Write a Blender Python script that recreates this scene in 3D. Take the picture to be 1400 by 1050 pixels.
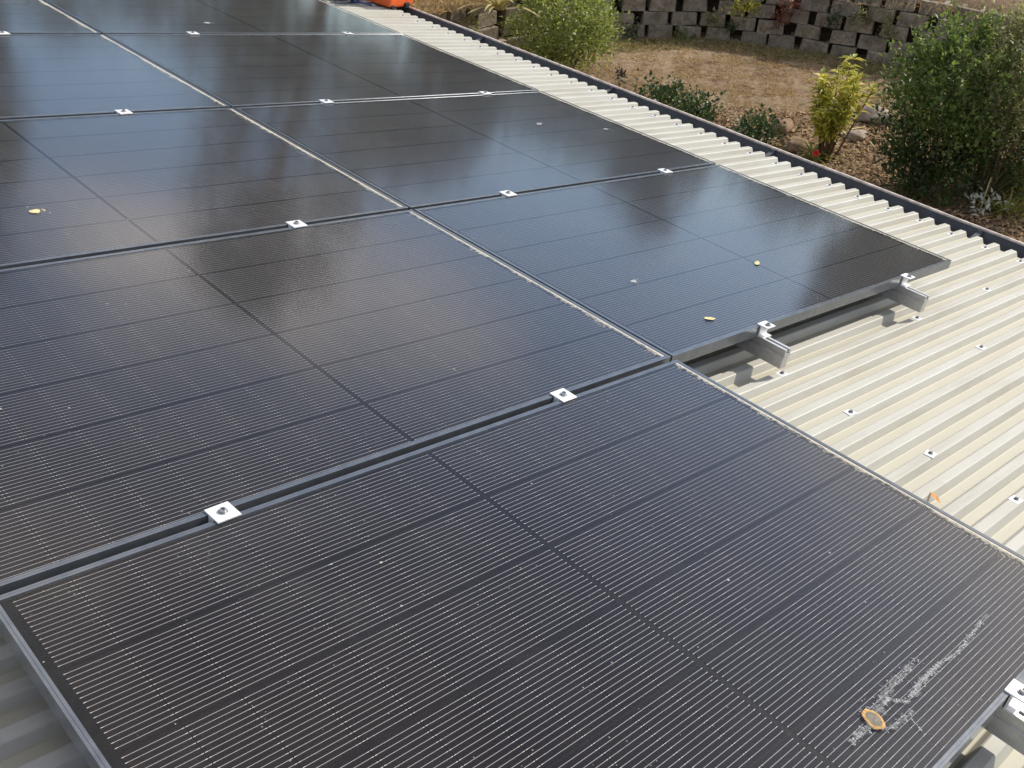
import bpy, math, random
import numpy as np
from mathutils import Matrix, Vector
random.seed(7); rng = np.random.default_rng(7)
S = bpy.context.scene
COL = S.collection
for o in list(bpy.data.objects): bpy.data.objects.remove(o)

# ------------------------------------------------------------------ camera, sky, sun, exposure
TH = math.radians(10)                                   # roof pitch, falling towards +x
A = np.array([[math.cos(TH), 0, math.sin(TH)], [0, 1, 0], [-math.sin(TH), 0, math.cos(TH)]])
RT = Matrix(A.tolist()).to_4x4()                        # roof plane -> world
CAMR = np.array([-0.39737196, -1.34297781, 1.19721266])
MR = np.array([[0.71313419, -0.6802043, 0.16959285], [-0.22673454, -0.45271653, -0.86234517], [0.66334838, 0.57651527, -0.47707345]])
FPX = 1401.0
CAMW = A @ CAMR
cam = bpy.data.cameras.new('camera'); camo = bpy.data.objects.new('camera', cam); COL.objects.link(camo)
R3 = A @ MR.T
camo.matrix_world = Matrix([[R3[i, 0], -R3[i, 1], -R3[i, 2], CAMW[i]] for i in range(3)] + [[0, 0, 0, 1]])
cam.sensor_width = 36; cam.lens = 36 * FPX / 1400; cam.clip_end = 1500; cam.clip_start = 0.02
S.camera = camo

SUN_EL, SUN_AZ = math.radians(36), math.radians(-11)    # azimuth from +x towards +y
W = bpy.data.worlds.new('World'); S.world = W; W.use_nodes = True
nt = W.node_tree; N = nt.nodes; Lk = nt.links
bg = N['Background']
sky = N.new('ShaderNodeTexSky'); sky.sky_type = 'NISHITA'; sky.sun_disc = False
sky.sun_elevation = SUN_EL; sky.sun_rotation = math.pi / 2 - SUN_AZ
sky.air_density = 1.0; sky.dust_density = 0.8; sky.ozone_density = 3.0
tc = N.new('ShaderNodeTexCoord'); mp = N.new('ShaderNodeMapping'); mp.inputs['Scale'].default_value = (1, 1, 2.2); mp.inputs['Location'].default_value = (9.5, 3.3, 4.4); mp.inputs['Rotation'].default_value = (0, 0, math.radians(14))
nz = N.new('ShaderNodeTexNoise'); nz.inputs['Scale'].default_value = 2.1; nz.inputs['Detail'].default_value = 6; nz.inputs['Roughness'].default_value = 0.55
rp = N.new('ShaderNodeValToRGB'); rp.color_ramp.elements[0].position = 0.475; rp.color_ramp.elements[1].position = 0.65
mx = N.new('ShaderNodeMix'); mx.data_type = 'RGBA'
mx.inputs['B'].default_value = (9.4, 8.6, 8.0, 1)
Lk.new(tc.outputs['Generated'], mp.inputs['Vector']); Lk.new(mp.outputs[0], nz.inputs['Vector']); Lk.new(nz.outputs['Fac'], rp.inputs['Fac'])
Lk.new(sky.outputs[0], mx.inputs['A']); Lk.new(rp.outputs['Color'], mx.inputs['Factor']); Lk.new(mx.outputs['Result'], bg.inputs['Color'])
bg.inputs['Strength'].default_value = 0.145
sl = bpy.data.lights.new('sun', 'SUN'); sl.energy = 3.8; sl.angle = math.radians(0.53); sl.color = (1, 0.935, 0.82)
so = bpy.data.objects.new('sun', sl); COL.objects.link(so)
sd = Vector((math.cos(SUN_EL) * math.cos(SUN_AZ), math.cos(SUN_EL) * math.sin(SUN_AZ), math.sin(SUN_EL)))
so.rotation_euler = sd.to_track_quat('Z', 'Y').to_euler()
S.view_settings.view_transform = 'Standard'; S.view_settings.look = 'None'; S.view_settings.exposure = 0.25; S.view_settings.gamma = 1
S.cycles.max_bounces = 6; S.cycles.transparent_max_bounces = 10; S.cycles.caustics_reflective = False; S.cycles.caustics_refractive = False

# ------------------------------------------------------------------ helpers
GZ = -3.4
def ray(px, py):
    d = R3 @ np.array([(px - 700) / FPX, (py - 525) / FPX, 1.0]); return d
def gp(px, py, z=GZ):                                   # pixel -> point on a level plane (world)
    d = ray(px, py); t = (z - CAMW[2]) / d[2]; return CAMW + t * d
def rp_(px, py, z=0.0):                                 # pixel -> point on a plane parallel to the roof (roof coords)
    d = MR.T @ np.array([(px - 700) / FPX, (py - 525) / FPX, 1.0]); t = (z - CAMR[2]) / d[2]; return CAMR + t * d

def mesh(name, V, F, smooth=False, mat=None):
    m = bpy.data.meshes.new(name)
    m.from_pydata([tuple(map(float, v)) for v in V], [], [tuple(map(int, f)) for f in F]); m.update()
    if smooth: m.polygons.foreach_set('use_smooth', [True] * len(m.polygons))
    if mat: m.materials.append(mat)
    return m
def obj(name, me, parent=None, loc=(0, 0, 0), rot=None, mat=None):
    o = bpy.data.objects.new(name, me); COL.objects.link(o)
    o.location = loc
    if rot: o.rotation_euler = rot
    if parent: o.parent = parent
    return o
def tag(o, label, cat, group=None, kind=None):
    if label: o['label'] = label
    if cat: o['category'] = cat
    if group: o['group'] = group
    if kind: o['kind'] = kind
    return o
def roof_place(o, x, y, z, rz=0.0, rx=0.0, ry=0.0):
    o.matrix_world = RT @ Matrix.Translation((x, y, z)) @ Matrix.Rotation(rz, 4, 'Z') @ Matrix.Rotation(ry, 4, 'Y') @ Matrix.Rotation(rx, 4, 'X')
    return o
class MB:
    def __init__(s): s.V = []; s.F = []
    def box(s, x0, x1, y0, y1, z0, z1):
        n = len(s.V)
        s.V += [(x0, y0, z0), (x1, y0, z0), (x1, y1, z0), (x0, y1, z0), (x0, y0, z1), (x1, y0, z1), (x1, y1, z1), (x0, y1, z1)]
        s.F += [[n + i for i in f] for f in ((3, 2, 1, 0), (4, 5, 6, 7), (0, 1, 5, 4), (1, 2, 6, 5), (2, 3, 7, 6), (3, 0, 4, 7))]; return s
    def cyl(s, cx, cy, z0, z1, r, n=12, r2=None):
        r2 = r if r2 is None else r2; b = len(s.V)
        for z, rr in ((z0, r), (z1, r2)):
            for i in range(n): a = 2 * math.pi * i / n; s.V.append((cx + rr * math.cos(a), cy + rr * math.sin(a), z))
        for i in range(n): j = (i + 1) % n; s.F.append([b + i, b + j, b + n + j, b + n + i])
        s.F.append([b + n + i for i in range(n)]); s.F.append([b + i for i in range(n)][::-1]); return s
    def prism(s, prof, axis, a0, a1):
        """profile of 2-D points extruded along an axis: 'y' -> (x,z) profile, 'x' -> (y,z) profile"""
        b = len(s.V); n = len(prof)
        for a in (a0, a1):
            for (u, z) in prof: s.V.append((u, a, z) if axis == 'y' else (a, u, z))
        for i in range(n): j = (i + 1) % n; s.F.append([b + i, b + j, b + n + j, b + n + i] if axis == 'x' else [b + j, b + i, b + n + i, b + n + j])
        e0 = [b + i for i in range(n)]; e1 = [b + n + i for i in range(n)]
        s.F.append(e0[::-1] if axis == 'x' else e0); s.F.append(e1 if axis == 'x' else e1[::-1]); return s
    def tube(s, pts, rad, n=6):
        pts = [np.array(p, float) for p in pts]; m = len(pts); b = len(s.V)
        rad = [rad] * m if np.isscalar(rad) else rad; up = np.array([0.31, 0.17, 0.93])
        for i, p in enumerate(pts):
            t = pts[min(i + 1, m - 1)] - pts[max(i - 1, 0)]; t = t / (np.linalg.norm(t) + 1e-9)
            a = np.cross(t, up); a /= np.linalg.norm(a) + 1e-9; c = np.cross(t, a)
            for k in range(n): q = 2 * math.pi * k / n; s.V.append(tuple(p + rad[i] * (a * math.cos(q) + c * math.sin(q))))
        for i in range(m - 1):
            for k in range(n): l = (k + 1) % n; s.F.append([b + i * n + k, b + i * n + l, b + (i + 1) * n + l, b + (i + 1) * n + k])
        s.F.append([b + k for k in range(n)][::-1]); s.F.append([b + (m - 1) * n + k for k in range(n)]); return s
    def mesh(s, name, mat, smooth=False, bevel=0):
        me = mesh(name, s.V, s.F, smooth, mat)
        if bevel:
            import bmesh
            bm = bmesh.new(); bm.from_mesh(me)
            bmesh.ops.bevel(bm, geom=[e for e in bm.edges if e.calc_face_angle(0) > 0.6], offset=bevel, segments=2, affect='EDGES', profile=0.6)
            bm.to_mesh(me); bm.free()
        return me

def catmull(P, m=24):
    out = []
    for i in range(1, len(P) - 2):
        p0_, p1, p2, p3 = P[i - 1], P[i], P[i + 1], P[i + 2]
        for k in range(m):
            t = k / m; out.append(0.5 * ((2 * p1) + (-p0_ + p2) * t + (2 * p0_ - 5 * p1 + 4 * p2 - p3) * t * t + (-p0_ + 3 * p1 - 3 * p2 + p3) * t ** 3))
    return np.array(out)
# ------------------------------------------------------------------ materials
def mat(name):
    m = bpy.data.materials.new(name); m.use_nodes = True; n = m.node_tree.nodes; b = n['Principled BSDF']; return m, n, m.node_tree.links, b
def noise(n, l, vec, scale, detail=4, rough=0.55):
    t = n.new('ShaderNodeTexNoise'); t.inputs['Scale'].default_value = scale; t.inputs['Detail'].default_value = detail; t.inputs['Roughness'].default_value = rough
    if vec: l.new(vec, t.inputs['Vector'])
    return t
def ramp(n, l, fac, stops):
    r = n.new('ShaderNodeValToRGB'); e = r.color_ramp.elements
    e[0].position, e[0].color = stops[0][0], (*stops[0][1], 1) if len(stops[0][1]) == 3 else stops[0][1]
    e[1].position, e[1].color = stops[-1][0], (*stops[-1][1], 1)
    for p, c in stops[1:-1]: q = e.new(p); q.color = (*c, 1)
    l.new(fac, r.inputs['Fac']); return r
def mth(n, l, op, a, b=None, clamp=False):
    t = n.new('ShaderNodeMath'); t.operation = op; t.use_clamp = clamp
    for i, v in enumerate((a, b)):
        if v is None: continue
        if isinstance(v, (int, float)): t.inputs[i].default_value = v
        else: l.new(v, t.inputs[i])
    return t.outputs[0]
def mixc(n, l, fac, a, b):
    t = n.new('ShaderNodeMix'); t.data_type = 'RGBA'
    for k, v in (('Factor', fac), ('A', a), ('B', b)):
        if isinstance(v, tuple): t.inputs[k].default_value = (*v, 1)
        elif isinstance(v, (int, float)): t.inputs[k].default_value = v
        else: l.new(v, t.inputs[k])
    return t.outputs['Result']
def bump(n, l, b, h, strength, dist):
    t = n.new('ShaderNodeBump'); t.inputs['Strength'].default_value = strength; t.inputs['Distance'].default_value = dist
    l.new(h, t.inputs['Height']); l.new(t.outputs[0], b.inputs['Normal'])
def simple(name, c, rough=0.5, metal=0.0, nscale=30, var=0.25, spec=0.5, bmp=0.0):
    m, n, l, b = mat(name); t = n.new('ShaderNodeTexCoord'); z = noise(n, l, t.outputs['Object'], nscale)
    lo = tuple(max(0, x * (1 - var)) for x in c); hi = tuple(min(1, x * (1 + var)) for x in c)
    r = ramp(n, l, z.outputs['Fac'], [(0.3, lo), (0.7, hi)]); l.new(r.outputs[0], b.inputs['Base Color'])
    b.inputs['Roughness'].default_value = rough; b.inputs['Metallic'].default_value = metal; b.inputs['Specular IOR Level'].default_value = spec
    if bmp: bump(n, l, b, z.outputs['Fac'], bmp, 0.01)
    return m

# solar cell: blue-black silicon with sixteen thin silver wires along x
def make_cell_mat():
    m, n, l, b = mat('silicon_cell'); t = n.new('ShaderNodeTexCoord'); sx = n.new('ShaderNodeSeparateXYZ'); l.new(t.outputs['Object'], sx.inputs[0])
    u = mth(n, l, 'ADD', mth(n, l, 'DIVIDE', sx.outputs['Y'], 0.01108), 8.0)
    fr = mth(n, l, 'ABSOLUTE', mth(n, l, 'SUBTRACT', mth(n, l, 'FRACT', u), 0.5))
    wire = mth(n, l, 'LESS_THAN', fr, 0.042)
    inside = mth(n, l, 'LESS_THAN', mth(n, l, 'ABSOLUTE', sx.outputs['Y']), 0.0886)
    wire = mth(n, l, 'MULTIPLY', wire, inside)
    endm = mth(n, l, 'GREATER_THAN', mth(n, l, 'ABSOLUTE', sx.outputs['X']), 0.0425)
    oi = n.new('ShaderNodeObjectInfo')
    nz_ = noise(n, l, t.outputs['Object'], 14, 3)
    base = mixc(n, l, mth(n, l, 'ADD', mth(n, l, 'MULTIPLY', oi.outputs['Random'], 0.6), mth(n, l, 'MULTIPLY', nz_.outputs['Fac'], 0.4)), (0.0105, 0.0074, 0.0064), (0.0145, 0.0106, 0.0096))
    # the wires' ends and solder points have a brighter colour
    n2 = noise(n, l, t.outputs['Object'], 260, 1)
    dots = mth(n, l, 'GREATER_THAN', n2.outputs['Fac'], 0.62)
    br = mth(n, l, 'MAXIMUM', endm, mth(n, l, 'MULTIPLY', dots, 0.12))
    wc = mixc(n, l, br, (0.36, 0.35, 0.33), (0.66, 0.64, 0.61))
    l.new(mixc(n, l, wire, base, wc), b.inputs['Base Color'])
    b.inputs['Roughness'].default_value = 0.3; b.inputs['Specular IOR Level'].default_value = 0.22; b.inputs['Specular Tint'].default_value = (0.75, 0.82, 1.0, 1)   # blue anti-reflection film
    return m
M_CELL = make_cell_mat()
M_BACK = simple('black_backsheet', (0.006, 0.006, 0.0075), 0.6, 0, 40, 0.2, 0.2)

PLX, PLY = 1.782, 1.134
def make_glass_mat():
    """low-iron cover glass: mirror part by Fresnel, the rest clear; a film of dust, grit along the low edge"""
    m, n, l, b = mat('dusty_cover_glass'); out = n['Material Output']; n.remove(b)
    t = n.new('ShaderNodeTexCoord'); oi = n.new('ShaderNodeObjectInfo')
    off = n.new('ShaderNodeVectorMath'); off.operation = 'MULTIPLY_ADD'
    cmb = n.new('ShaderNodeCombineXYZ'); 
    for k in ('X', 'Y'): l.new(oi.outputs['Random'], cmb.inputs[k])
    l.new(cmb.outputs[0], off.inputs[0]); off.inputs[1].default_value = (37, 53, 0); l.new(t.outputs['Object'], off.inputs[2]); P = off.outputs[0]
    sx = n.new('ShaderNodeSeparateXYZ'); l.new(t.outputs['Object'], sx.inputs[0])
    gl = n.new('ShaderNodeBsdfGlossy'); gl.inputs['Color'].default_value = (0.96, 0.97, 1, 1)
    rz = noise(n, l, P, 3, 3); rr = n.new('ShaderNodeMapRange'); rr.inputs['To Min'].default_value = 0.075; rr.inputs['To Max'].default_value = 0.12; l.new(rz.outputs['Fac'], rr.inputs['Value']); l.new(rr.outputs[0], gl.inputs['Roughness'])
    tr = n.new('ShaderNodeBsdfTransparent'); tr.inputs['Color'].default_value = (0.98, 0.98, 0.98, 1)
    fz = n.new('ShaderNodeFresnel'); fz.inputs['IOR'].default_value = 1.52
    geo = n.new('ShaderNodeNewGeometry'); front = mth(n, l, 'SUBTRACT', 1.0, geo.outputs['Backfacing'])
    ms = n.new('ShaderNodeMixShader'); # anti-reflective coating: low mirror share at steep angles
    arc = mth(n, l, 'MAXIMUM', mth(n, l, 'MULTIPLY', mth(n, l, 'SUBTRACT', fz.outputs[0], 0.045), 1.4), 0.008); l.new(mth(n, l, 'MULTIPLY', arc, front), ms.inputs[0]); l.new(tr.outputs[0], ms.inputs[1]); l.new(gl.outputs[0], ms.inputs[2])
    # dust film
    d1 = noise(n, l, P, 2.6, 7, 0.68); d2 = noise(n, l, P, 60, 4, 0.7)
    dr = ramp(n, l, d1.outputs['Fac'], [(0.36, (0.15, 0.15, 0.15)), (0.56, (0.55, 0.55, 0.55)), (0.74, (1.8, 1.8, 1.8))])
    film = mth(n, l, 'MULTIPLY', mth(n, l, 'MULTIPLY', dr.outputs[0], mth(n, l, 'ADD', d2.outputs['Fac'], 0.4)), 0.021)
    # grit caught against the low frame (+x edge)
    ex = mth(n, l, 'SUBTRACT', PLX / 2 - 0.0125, sx.outputs['X'])
    g0 = noise(n, l, P, 85, 6, 0.75); g1 = noise(n, l, P, 9, 2)
    reach = mth(n, l, 'MULTIPLY', mth(n, l, 'POWER', g0.outputs['Fac'], 3.0), mth(n, l, 'ADD', 0.03, mth(n, l, 'MULTIPLY', g1.outputs['Fac'], 0.24)))
    grit = mth(n, l, 'MULTIPLY', mth(n, l, 'SUBTRACT', 1.0, mth(n, l, 'DIVIDE', ex, reach), True), 0.7)
    line = mth(n, l, 'MULTIPLY', mth(n, l, 'LESS_THAN', ex, mth(n, l, 'ADD', 0.001, mth(n, l, 'MULTIPLY', g0.outputs['Fac'], 0.008))), 0.75)
    # scattered specks
    vo = n.new('ShaderNodeTexVoronoi'); vo.inputs['Scale'].default_value = 26; l.new(P, vo.inputs['Vector'])
    cs = n.new('ShaderNodeSeparateXYZ'); l.new(vo.outputs['Color'], cs.inputs[0])
    rad = mth(n, l, 'MULTIPLY', mth(n, l, 'POWER', cs.outputs['X'], 6.0), 0.075)
    sp = mth(n, l, 'MULTIPLY', mth(n, l, 'LESS_THAN', vo.outputs['Distance'], rad), 0.55)
    vs = n.new('ShaderNodeTexVoronoi'); vs.inputs['Scale'].default_value = 95; l.new(P, vs.inputs['Vector'])
    cs2 = n.new('ShaderNodeSeparateXYZ'); l.new(vs.outputs['Color'], cs2.inputs[0])
    sp2 = mth(n, l, 'MULTIPLY', mth(n, l, 'LESS_THAN', vs.outputs['Distance'], mth(n, l, 'MULTIPLY', mth(n, l, 'POWER', cs2.outputs['Y'], 8.0), 0.16)), 0.35)
    tot = mth(n, l, 'MAXIMUM', mth(n, l, 'MAXIMUM', grit, line), mth(n, l, 'MAXIMUM', sp, sp2))
    tot = mth(n, l, 'MAXIMUM', tot, film); tot = mth(n, l, 'MULTIPLY', tot, front)
    df = n.new('ShaderNodeBsdfDiffuse')
    gc = ramp(n, l, g1.outputs['Fac'], [(0.35, (0.62, 0.58, 0.50)), (0.65, (0.75, 0.70, 0.58))]); l.new(gc.outputs[0], df.inputs['Color'])
    m2 = n.new('ShaderNodeMixShader'); l.new(tot, m2.inputs[0]); l.new(ms.outputs[0], m2.inputs[1]); l.new(df.outputs[0], m2.inputs[2])
    l.new(m2.outputs[0], out.inputs['Surface']); return m
M_GLASS = make_glass_mat()

def make_frame_mat():
    m, n, l, b = mat('dark_anodised_frame'); t = n.new('ShaderNodeTexCoord'); z = noise(n, l, t.outputs['Object'], 25, 5, 0.7)
    r = ramp(n, l, z.outputs['Fac'], [(0.35, (0.16, 0.175, 0.195)), (0.7, (0.225, 0.235, 0.245))]); l.new(r.outputs[0], b.inputs['Base Color'])
    b.inputs['Metallic'].default_value = 0.6; b.inputs['Roughness'].default_value = 0.22; b.inputs['Specular IOR Level'].default_value = 0.5
    return m
M_FRAME = make_frame_mat()
M_ALU = simple('mill_aluminium', (0.62, 0.62, 0.61), 0.42, 0.85, 60, 0.12)
M_CLAMP = simple('bright_clamp_aluminium', (0.80, 0.80, 0.79), 0.5, 0.35, 80, 0.08)
M_BOLT = simple('stainless_bolt', (0.42, 0.42, 0.42), 0.35, 0.9, 90, 0.2)
M_HOLE = simple('bolt_socket', (0.03, 0.03, 0.03), 0.7, 0, 90, 0.2)

def make_roof_mat():
    m, n, l, b = mat('cream_painted_steel'); t = n.new('ShaderNodeTexCoord'); geo = n.new('ShaderNodeNewGeometry')
    mp = n.new('ShaderNodeMapping'); mp.inputs['Rotation'].default_value = (0, TH, 0); l.new(geo.outputs['Position'], mp.inputs['Vector'])
    st = n.new('ShaderNodeMapping'); st.inputs['Scale'].default_value = (0.7, 9, 1); l.new(mp.outputs[0], st.inputs['Vector'])
    z1 = noise(n, l, st.outputs[0], 2.2, 6, 0.65); z2 = noise(n, l, mp.outputs[0], 38, 5, 0.7); z3 = noise(n, l, mp.outputs[0], 3.1, 4)
    c0 = ramp(n, l, z1.outputs['Fac'], [(0.28, (0.38, 0.365, 0.31)), (0.5, (0.455, 0.445, 0.39)), (0.72, (0.495, 0.49, 0.45))])
    dirt = ramp(n, l, z2.outputs['Fac'], [(0.58, (0, 0, 0)), (0.78, (1, 1, 1))])
    d = mth(n, l, 'MULTIPLY', mth(n, l, 'MULTIPLY', dirt.outputs[0], z3.outputs['Fac']), 0.8)
    c1 = mixc(n, l, d, c0.outputs[0], (0.30, 0.29, 0.255))
    z4 = noise(n, l, mp.outputs[0], 1.6, 7, 0.7); stn = ramp(n, l, z4.outputs['Fac'], [(0.5, (0, 0, 0)), (0.72, (0.42, 0.42, 0.42))])
    c1 = mixc(n, l, stn.outputs[0], c1, (0.36, 0.32, 0.24))
    # grime settled in the flat pans (object z)
    sx = n.new('ShaderNodeSeparateXYZ'); l.new(t.outputs['Object'], sx.inputs[0])
    low = mth(n, l, 'LESS_THAN', sx.outputs['Z'], 0.003)
    c2 = mixc(n, l, mth(n, l, 'MULTIPLY', low, mth(n, l, 'ADD', 0.35, mth(n, l, 'MULTIPLY', z1.outputs['Fac'], 0.4))), c1, (0.44, 0.41, 0.30))
    l.new(c2, b.inputs['Base Color']); b.inputs['Roughness'].default_value = 0.5; b.inputs['Specular IOR Level'].default_value = 0.35
    bump(n, l, b, z3.outputs['Fac'], 0.12, 0.01); return m
M_ROOF = make_roof_mat()
M_GUT = simple('slate_grey_gutter', (0.085, 0.09, 0.097), 0.5, 0, 12, 0.2, 0.4)
M_BEAD = simple('weathered_gutter_bead', (0.66, 0.56, 0.48), 0.6, 0, 25, 0.35)
M_WALL = simple('rendered_wall', (0.5, 0.47, 0.41), 0.85, 0, 15, 0.12, 0.3)
M_WASH = simple('white_washer', (0.74, 0.75, 0.76), 0.4, 0.1, 90, 0.1)
M_SCREW = simple('screw_head', (0.30, 0.30, 0.30), 0.5, 0.5, 90, 0.3)

# ------------------------------------------------------------------ house: roof sheets, gutter, screws, wall
ZR = -0.135; RIB = 0.024; PITCH = 0.083; XE = 4.53; XU = -3.2
ZP = ZR - RIB
Y0 = -0.079 - PITCH * 40                                 # a rib centre stands at y = Y0 + k*PITCH
house = tag(obj('house', None), 'house with cream ribbed steel roof under the solar panels', 'house')
roof_place(house, XE, 0, ZP - 2.6)
house_inv = house.matrix_world.inverted()
def hpart(name, me, x, y, z, parent=None, rz=0):
    o = obj(name, me, parent or house)
    return o, Matrix.Translation((x - XE, y, z - (ZP - 2.6))) @ Matrix.Rotation(rz, 4, 'Z')
def sheet_mesh():
    V, F = [], []
    prof = []
    hw_t, hw_b = 0.0125, 0.0285
    for k in range(8):
        c = PITCH * k + PITCH / 2
        prof += [(c - hw_b, 0), (c - hw_b + 0.002, 0.0008), (c - hw_t - 0.0025, RIB - 0.002), (c - hw_t + 0.001, RIB), (c + hw_t - 0.001, RIB), (c + hw_t + 0.0025, RIB - 0.002), (c + hw_b - 0.002, 0.0008), (c + hw_b, 0)]
    prof = [(-0.008, 0)] + prof + [(PITCH * 8 + 0.008, 0)]
    xs = [XU - XE, -4.0, -2.0, -1.0, -0.3, 0]
    n = len(prof)
    for x in xs:
        for (y, z) in prof: V.append((x, y, z))
    for x in (xs[0], 0):                                 # underside, 0.8 mm steel shown thicker at the cut ends
        for (y, z) in prof: V.append((x, y, z - 0.0012))
    for i in range(len(xs) - 1):
        for j in range(n - 1): F.append((i * n + j, (i + 1) * n + j, (i + 1) * n + j + 1, i * n + j + 1))
    b = (len(xs) - 1) * n; c = (len(xs) + 1) * n
    for j in range(n - 1): F.append((b + j, c + j, c + j + 1, b + j + 1))
    return mesh('roof_sheet', V, F, False, M_ROOF)
sm = sheet_mesh()
NSH = 17
YS = Y0 - PITCH / 2
for i in range(NSH):
    o, mt = hpart('roof_sheet', sm, XE, YS + i * (8 * PITCH) , ZP + 0.0016 * (i % 2)); o.matrix_local = mt
YE = YS + NSH * 8 * PITCH
# gutter: back, sole, high front with rolled bead
gt = [(0, -0.008), (0, -0.075), (0.125, -0.08), (0.135, 0.035), (0.1375, 0.035), (0.1385, -0.083), (-0.003, -0.078), (-0.003, -0.008)]
gx0 = XE - 0.03
gm = MB().prism([(x, z) for x, z in gt], 'y', YS - 0.1, YE).mesh('gutter', M_GUT)
gut, mt = hpart('gutter', gm, gx0, 0, ZP + 0.0); gut.matrix_local = mt
bead = obj('gutter_bead', MB().tube([(0.1365, YS - 0.1 + k * (YE - YS + 0.1) / 40, 0.037 + 0.0012 * math.sin(k * 1.7)) for k in range(41)], 0.0078, 8).mesh('gutter_bead', M_BEAD, True), gut)
br_m = MB().prism([(0.034, -0.012), (0.133, 0.022), (0.133, 0.025), (0.034, -0.009)], 'y', -0.0125, 0.0125).box(0.118, 0.1335, -0.0125, 0.0125, -0.03, 0.03).mesh('gutter_bracket', M_GUT)
for k in range(9):
    o = obj('gutter_bracket', br_m, gut, (0, 0.332 - 0.04 + (k - 2) * 1.2, 0))
# fascia board and wall under the eave
o, mt = hpart('fascia_board', MB().box(0, 0.02, YS, YE, -0.18, 0).mesh('fascia_board', M_GUT), gx0 - 0.0235, 0, ZP - 0.004); o.matrix_local = mt
o, mt = hpart('wall', MB().box(-0.11, 0, YS + 0.3, YE - 0.3, -2.75, -0.1).mesh('wall', M_WALL), gx0 - 0.5, 0, ZP - 0.06); o.matrix_local = mt
# screws: rows along the purlins, a screw on every third rib; every second rib at the eave
wm = MB().box(-0.021, 0.015, -0.0135, 0.0135, 0, 0.0022).mesh('washer', M_WASH, bevel=0.0008)
scm = MB().cyl(0, 0, 0.0022, 0.004, 0.0075, 12).cyl(0, 0, 0.004, 0.0095, 0.0052, 6, 0.0046).mesh('roof_screw', M_SCREW)
def screw(x, k):
    y = Y0 + k * PITCH
    o, mt = hpart('roof_screw', scm, x + random.uniform(-.008, .008), y + random.uniform(-.002, .002), ZR, rz=random.uniform(-.15, .15)); o.matrix_local = mt
    obj('washer', wm, o, (0, 0, 0.0))
for k in range(10, 46, 3):
    screw(2.28, k)
    screw(3.205, k)
for k in range(5, 104, 2): screw(XE - 0.13, k)
screw(3.83, 40); screw(3.83, 37); screw(3.83, 34)

# ------------------------------------------------------------------ solar panels
WP, LP = 1.154, 1.7905
PH = 0.035
def bar_mesh(length, name):
    """frame side with mitred ends; lies along x, outer face towards -y"""
    prof = [(0, 0), (0, PH - 0.0003), (0.0003, PH), (0.0049, PH), (0.0052, PH - 0.0006), (0.0055, PH - 0.0006), (0.0058, PH), (0.0112, PH), (0.0115, PH - 0.0003), (0.0115, PH - 0.0065), (0.003, PH - 0.0075), (0.003, 0.002), (0.03, 0.002), (0.03, 0)]
    V, F = [], []; n = len(prof)
    for s in (-1, 1):
        for (d, z) in prof: V.append((s * (length / 2 - d), d, z))
    for i in range(n): j = (i + 1) % n; F.append((i, j, n + j, n + i)[::-1])
    F.append(tuple(range(n))); F.append(tuple(range(n, 2 * n))[::-1])
    return mesh(name, V, F, False, M_FRAME)
BARL, BARS = bar_mesh(PLX, 'frame_bar'), bar_mesh(PLY, 'frame_bar')
CH, CW = 0.0935, 0.1820                                   # half cell, along x and y
c_ = 0.0022; hx, hy = CH / 2, CW / 2
CELL = mesh('cell', [(-hx + c_, -hy, 0), (hx - c_, -hy, 0), (hx, -hy + c_, 0), (hx, hy - c_, 0), (hx - c_, hy, 0), (-hx + c_, hy, 0), (-hx, hy - c_, 0), (-hx, -hy + c_, 0)], [tuple(range(8))], False, M_CELL)
BACK = MB().box(-PLX / 2 + 0.004, PLX / 2 - 0.004, -PLY / 2 + 0.004, PLY / 2 - 0.004, PH - 0.0072, PH - 0.0060).mesh('backsheet', M_BACK)
GLASS = MB().box(-PLX / 2 + 0.0118, PLX / 2 - 0.0118, -PLY / 2 + 0.0118, PLY / 2 - 0.0118, PH - 0.0045, PH - 0.0014).mesh('glass', M_GLASS)
def panel(i, j, label):
    t = tag(obj('solar_panel', None), label, 'solar panel', 'solar panels laid in two columns on the roof')
    roof_place(t, (i + 0.5) * LP + random.uniform(-.0015, .0015), (j + 0.5) * WP + random.uniform(-.001, .001), -PH + random.uniform(-.0003, .0003), random.uniform(-.0006, .0006), random.uniform(-.0003, .0003), random.uniform(-.0003, .0003))
    obj('frame_bar', BARL, t, (0, -PLY / 2, 0)); obj('frame_bar', BARL, t, (0, PLY / 2, 0), (0, 0, math.pi))
    obj('frame_bar', BARS, t, (PLX / 2, 0, 0), (0, 0, math.pi / 2)); obj('frame_bar', BARS, t, (-PLX / 2, 0, 0), (0, 0, -math.pi / 2))
    obj('backsheet', BACK, t); obj('glass', GLASS, t)
    px = CH + 0.0016; py = CW + 0.0036; mid = 0.0055
    for a in range(18):
        x = (a - 8.5) * px + (mid if a > 8 else -mid)
        for b in range(6):
            obj('cell', CELL, t, (x, (b - 2.5) * py, PH - 0.0056))
    return t
panel(0, -1, 'black solar panel with a brown-ringed bird dropping and white streaks')
panel(0, 0, 'black solar panel joined end to end with the one carrying the brown-ringed dropping')
panel(0, 1, 'black solar panel with one round pale dropping near its dark centre seam')
panel(0, 2, 'black solar panel between the one with round pale dropping and farthest in its column')
panel(0, 3, 'farthest black solar panel of the column away from the gutter')
panel(1, 0, 'blue-black solar panel with two yellow leaf scraps, rail ends jutting from under it')
panel(1, 1, 'black solar panel beside the gutter, next to the one with two yellow leaf scraps')
panel(1, 2, 'black solar panel beside the gutter, second from the blue cable coil')
panel(1, 3, 'black solar panel with the blue cable coil lying at its low edge')

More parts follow.
